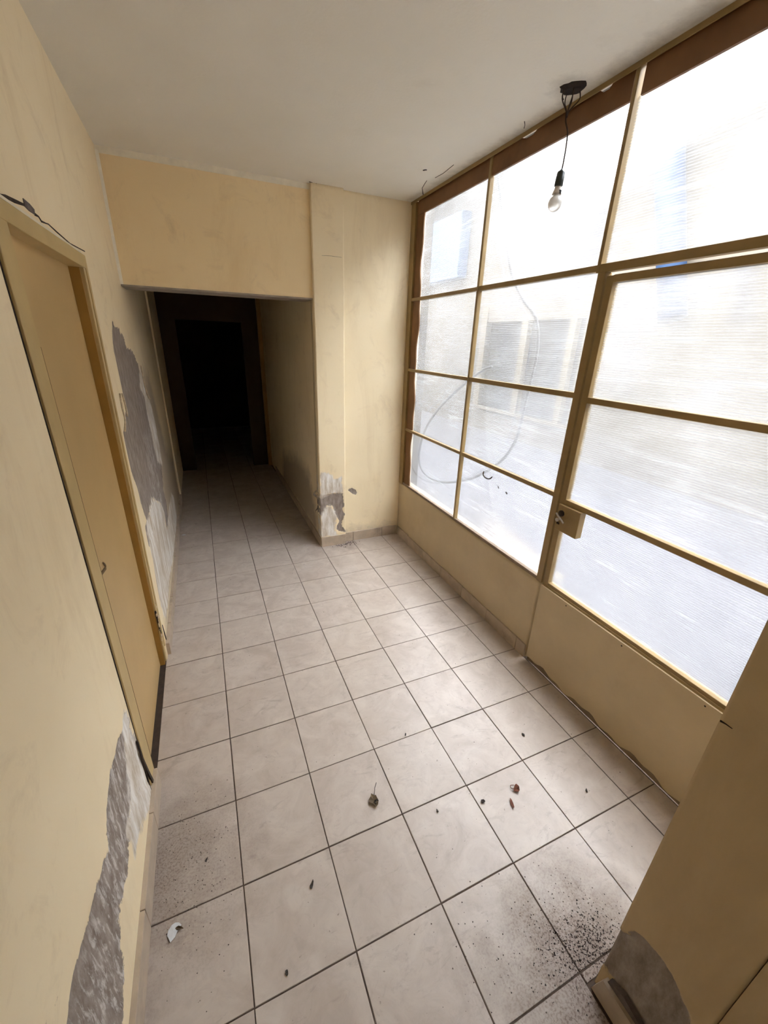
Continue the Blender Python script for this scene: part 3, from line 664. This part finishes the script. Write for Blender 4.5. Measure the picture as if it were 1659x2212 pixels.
adopt(lamp, prism('collar_chip', [(0.0, 0.0), (0.010, 0.003), (0.008, 0.016), (0.001, 0.014)], 1, -0.004, 0.004, 'bakelite'))
bpy.data.objects['collar_chip'].data.transform(mt @ Matrix.Translation((0.012, 0.0, 0.070)))
bl = []
R_, c_ = 0.0285, Lb-0.0285
for i in range(13):
    a = math.pi*0.13 + (math.pi-math.pi*0.13)*i/12
    bl.append((R_*math.sin(a), c_-R_*1.08*math.cos(a)))
adopt(lamp, lathe('bulb', [(0.0, 0.078), (0.011, 0.080)] + bl, 'bulb', None, 24, mt))

# ------------------------------------------------------------------ small litter on the floor
def leaf_mesh(name, mat, pts, thick=0.002, curl=0.006):
    bm = bmesh.new(); n = len(pts); c = np.mean(pts, axis=0)
    top = [bm.verts.new((p[0], p[1], 0.001+curl*random.uniform(0.3, 1.0))) for p in pts]; bot = [bm.verts.new((v.co.x*0.96, v.co.y*0.96, max(v.co.z-thick, 0.0))) for v in top]
    ct_ = bm.verts.new((c[0], c[1], 0.0035)); cb_ = bm.verts.new((c[0], c[1], 0.0))
    for i in range(n):
        k = (i+1) % n; bm.faces.new((top[i], top[k], ct_)); bm.faces.new((bot[k], bot[i], cb_)); bm.faces.new((top[k], top[i], bot[i], bot[k]))
    bmesh.ops.recalc_face_normals(bm, faces=bm.faces); return from_bm(name, bm, mat)
def rag(r, n=9, k=0.35, sx=1.0, sy=1.0):
    return [(sx*r*(1+k*random.uniform(-1, 1))*math.cos(2*math.pi*i/n), sy*r*(1+k*random.uniform(-1, 1))*math.sin(2*math.pi*i/n)) for i in range(n)]
def place(o, px, rz=0.0):
    p = hit(px, 2, 0.0); o.location = (p[0], p[1], 0.0006); o.rotation_euler = (0, 0, rz); return o
random.seed(3)
e = empty('dry_leaf'); o = leaf_mesh('blade', 'leaf_dry', rag(0.021, 11, 0.35, 0.8, 1.15), 0.002, 0.012); o.parent = e
o = leaf_mesh('blade', 'dark_bit', [(x+0.004, y-0.012) for x, y in rag(0.009, 7, 0.4)], 0.002, 0.012); o.parent = e
o = tube('stem', [(0.006, 0.016, 0.006), (0.016, 0.034, 0.006), (0.022, 0.046, 0.003), (0.036, 0.064, 0.002)], 0.0012, 'dark_bit', None, 5, 5); o.parent = e
place(e, (808, 1730)); tag(e, 'shrivelled grey-brown leaf with a thin stem lying mid-floor', 'leaf')
e = empty('curled_leaf'); o = leaf_mesh('blade', 'leaf_red', rag(0.014, 9, 0.35, 1.1, 0.8), 0.002, 0.014); o.parent = e
o = tube('rim', [(-0.006, 0.004, 0.008), (-0.014, 0.016, 0.006), (-0.006, 0.024, 0.008), (0.004, 0.014, 0.010)], 0.0014, 'leaf_red', None, 5, 5); o.parent = e
place(e, (1115, 1706), 0.4); tag(e, 'curled red-brown leaf on the tile nearest the kick panel', 'leaf')
e = leaf_mesh('seed_pod', 'leaf_red', rag(0.014, 8, 0.2, 0.40, 1.5), 0.002, 0.007); place(e, (1105, 1737), -0.35); tag(e, 'slender brown pod just below the red-brown leaf', 'pod')
e = leaf_mesh('dark_crumb', 'dark_bit', rag(0.0085, 7, 0.4, 1.2, 0.8), 0.003, 0.008); place(e, (1043, 1733), 0.2); tag(e, 'dark crumb to the left of the brown pod', 'crumb')
e = empty('paint_flake'); o = leaf_mesh('flake', 'flake', rag(0.019, 10, 0.3, 0.95, 1.25), 0.0012, 0.004); o.parent = e
o = leaf_mesh('bark_bit', 'leaf_dry', [(x+0.014, y+0.008) for x, y in rag(0.0085, 7, 0.3, 1.5, 0.5)], 0.002, 0.010); o.parent = e
place(e, (375, 2013), -0.5); tag(e, 'white paint flake with a brown bit on it near the left baseboard', 'paint flake')
for px, r, lab in (((674, 1912), 0.0085, 'dark leaf scrap alone on a tile near the bottom of the photo'), ((446, 1860), 0.0055, 'small dark speck on the dusty tile by the left wall'),
                   ((1130, 1588), 0.0075, 'thin dark scrap on the tile before the kick panel'), ((1267, 1709), 0.0065, 'tiny hooked dark scrap by the kick panel'), ((945, 1753), 0.005, 'round dark crumb right of the shrivelled leaf'),
                   ((620, 2101), 0.006, 'thin brown splinter near the bottom edge of the floor'), ((876, 1588), 0.005, 'dark crumb lying on a joint between mid-floor tiles'), ((368, 1243), 0.006, 'brown crumb by the left baseboard before the corridor')):
    e = leaf_mesh('floor_scrap', 'dark_bit', rag(r, 7, 0.35, 0.6, 1.3), 0.002, 0.006); place(e, px, random.uniform(-.8, .2)); tag(e, lab, 'litter')
e = leaf_mesh('plaster_flake', 'flake', rag(0.016, 8, 0.25, 1.2, 0.8), 0.002, 0.004); place(e, (397, 1156)); tag(e, 'small white plaster flake at the corridor mouth', 'plaster flake')
# uncountable grit
def grit(name, label, spots, mat):
    bm = bmesh.new()
    for (cx_, cy_, sx, sy, n, rmax) in spots:
        for _ in range(n):
            x, y = random.gauss(cx_, sx), random.gauss(cy_, sy)
            if x < XL+0.03 or x > XR-0.03 or (x > 0.895 and y < YPIER+0.006) or (x > XC-0.02 and y > YB-0.05 and x < 1.14) or y > YB-0.02 and x > XC: continue
            r = rmax*random.uniform(0.25, 1)**1.6
            v = [bm.verts.new((x+r*math.cos(a+k*2.1), y+r*math.sin(a+k*2.1), 0.0002)) for a in [random.uniform(0, 6.3)] for k in range(3)]
            tp = bm.verts.new((x, y, r*0.9)); bm.faces.new(v[::-1])
            for k in range(3): bm.faces.new((v[k], v[(k+1) % 3], tp))
    o = from_bm(name, bm, mat); tag(o, label, 'grit', kind='stuff'); return o
grit('plaster_grit', 'dark plaster grit scattered on tiles around the pier foot and left wall',
     [(0.97, -0.265, .07, .045, 900, .0036), (0.93, -0.22, .12, .08, 380, .003), (0.72, -0.16, .12, .12, 110, .003), (-0.16, 0.42, .08, .16, 420, .0026), (0.5, 0.8, .55, .8, 160, .0022), (0.4, 2.4, .4, .5, 90, .003), (1.35, 0.4, .2, .5, 80, .0028)], 'grit')
grit('rubble_crumbs', 'crumbs of plaster fallen at the pillar foot', [(1.10, 2.595, .045, .018, 90, .009), (1.16, 2.59, .04, .02, 50, .007)], 'mortar')

# ------------------------------------------------------------------ courtyard outside the glazing
XY = 6.2
yg = box('yard_ground', (XR+0.10, -5.0, -0.35), (XY+0.2, 14.2, -0.14), 'yard_floor'); tag(yg, 'pale concrete courtyard ground outside the glazing', 'ground', kind='structure')
yw = empty('wall_courtyard', (XY, 2, -0.14)); tag(yw, 'sunlit cream courtyard wall seen blurred through the panes', 'wall', kind='structure')
oy0, oy1, oz0, oz1 = hit((1247, 790), 0, XY)[1], hit((1044, 790), 0, XY)[1], hit((1110, 893), 0, XY)[2], hit((1150, 692), 0, XY)[2]
ma, mb = hit((1122, 790), 0, XY)[1], hit((1222, 790), 0, XY)[1]
adopt(yw, box('wall_panel', (XY, -5, -0.2), (XY+0.2, oy0, 5.12), 'yard_wall'), box('wall_panel', (XY, oy1, -0.2), (XY+0.2, 14.2, 5.12), 'yard_wall'),
      box('wall_panel', (XY, oy0, oz1), (XY+0.2, oy1, 5.12), 'yard_wall'), box('wall_panel', (XY, oy0, -0.2), (XY+0.2, oy1, oz0), 'yard_wall'),
      box('end_panel', (XR+0.2, 14.0, -0.2), (XY+0.2, 14.2, 5.12), 'yard_wall'), box('end_panel', (XR+0.2, -5.0, -0.2), (XY+0.2, -4.8, 5.12), 'yard_wall'))
adopt(yw, box('unseen_shade_ledge', (XY-0.75, -5, 4.98), (XY, 14.2, 5.12), 'yard_wall'))  # unseen overhang added to dim the top of the courtyard wall
ow = empty('window_2', (XY, 4, oz0)); tag(ow, 'dark two-light window in the courtyard wall outside', 'window', kind='structure')
adopt(ow, box('pane', (XY+0.10, oy0, oz0), (XY+0.12, oy1, oz1), 'yard_glass'), box('mullion', (XY-0.01, ma-0.09, oz0), (XY+0.10, ma+0.09, oz1), 'yard_frame'), box('mullion', (XY-0.01, mb-0.07, oz0), (XY+0.10, mb+0.07, oz1), 'yard_frame'),
      box('sill', (XY-0.06, oy0-0.05, oz0-0.06), (XY+0.10, oy1+0.05, oz0), 'yard_frame'), box('jamb', (XY-0.04, oy1, oz0), (XY+0.1, oy1+0.2, oz1+0.3), 'yard_frame'))
ext = empty('wall_outer', (1.8, 5, 0)); tag(ext, 'outer face of the corridor block beyond the glazing', 'wall', kind='structure')
adopt(ext, box('wall_panel', (XR+0.10, YB+0.02, -0.2), (XR+0.20, 14.1, 2.9), 'yard_wall'), box('wall_panel', (XR+0.06, -5, -0.2), (XR+0.16, -0.236, 2.9), 'yard_wall'))
rf = box('roof_slab', (-1.5, -3.2, 2.82), (XR+0.10, 14.1, 2.95), 'yard_wall'); tag(rf, 'flat roof slab over the hall', 'roof', kind='structure')
bp = tube('downpipe', [tuple(hit((1442, 100), 0, XY-0.2)), tuple(hit((1452, 690), 0, XY-0.2))], 0.17, 'blue_pipe', None, 14); tag(bp, 'pale blue pipe slanting down the courtyard wall', 'pipe')
bs = box('blue_awning', (XY-0.3, hit((1015, 540), 0, XY)[1], hit((970, 610), 0, XY)[2]), (XY-0.02, hit((925, 540), 0, XY)[1], hit((970, 480), 0, XY)[2]), 'blue_sheet', None, 0.02); tag(bs, 'blue-grey awning box high on the courtyard wall behind the corner pane', 'awning')
cbp = [hit(p, 0, 1.86) for p in ((1070, 340), (1078, 400), (1090, 500), (1105, 590), (1128, 645), (1158, 690), (1160, 760), (1142, 840), (1128, 900), (1112, 955), (1075, 1002), (1010, 1036), (950, 1040), (915, 1020), (905, 985), (918, 930), (950, 880), (1003, 830), (1040, 802), (1062, 792))]
cbl = tube('loose_cable', cbp, 0.010, 'cable', None, 8, 6); tag(cbl, 'grey cable hanging in a loose loop outside the fixed panes', 'cable')
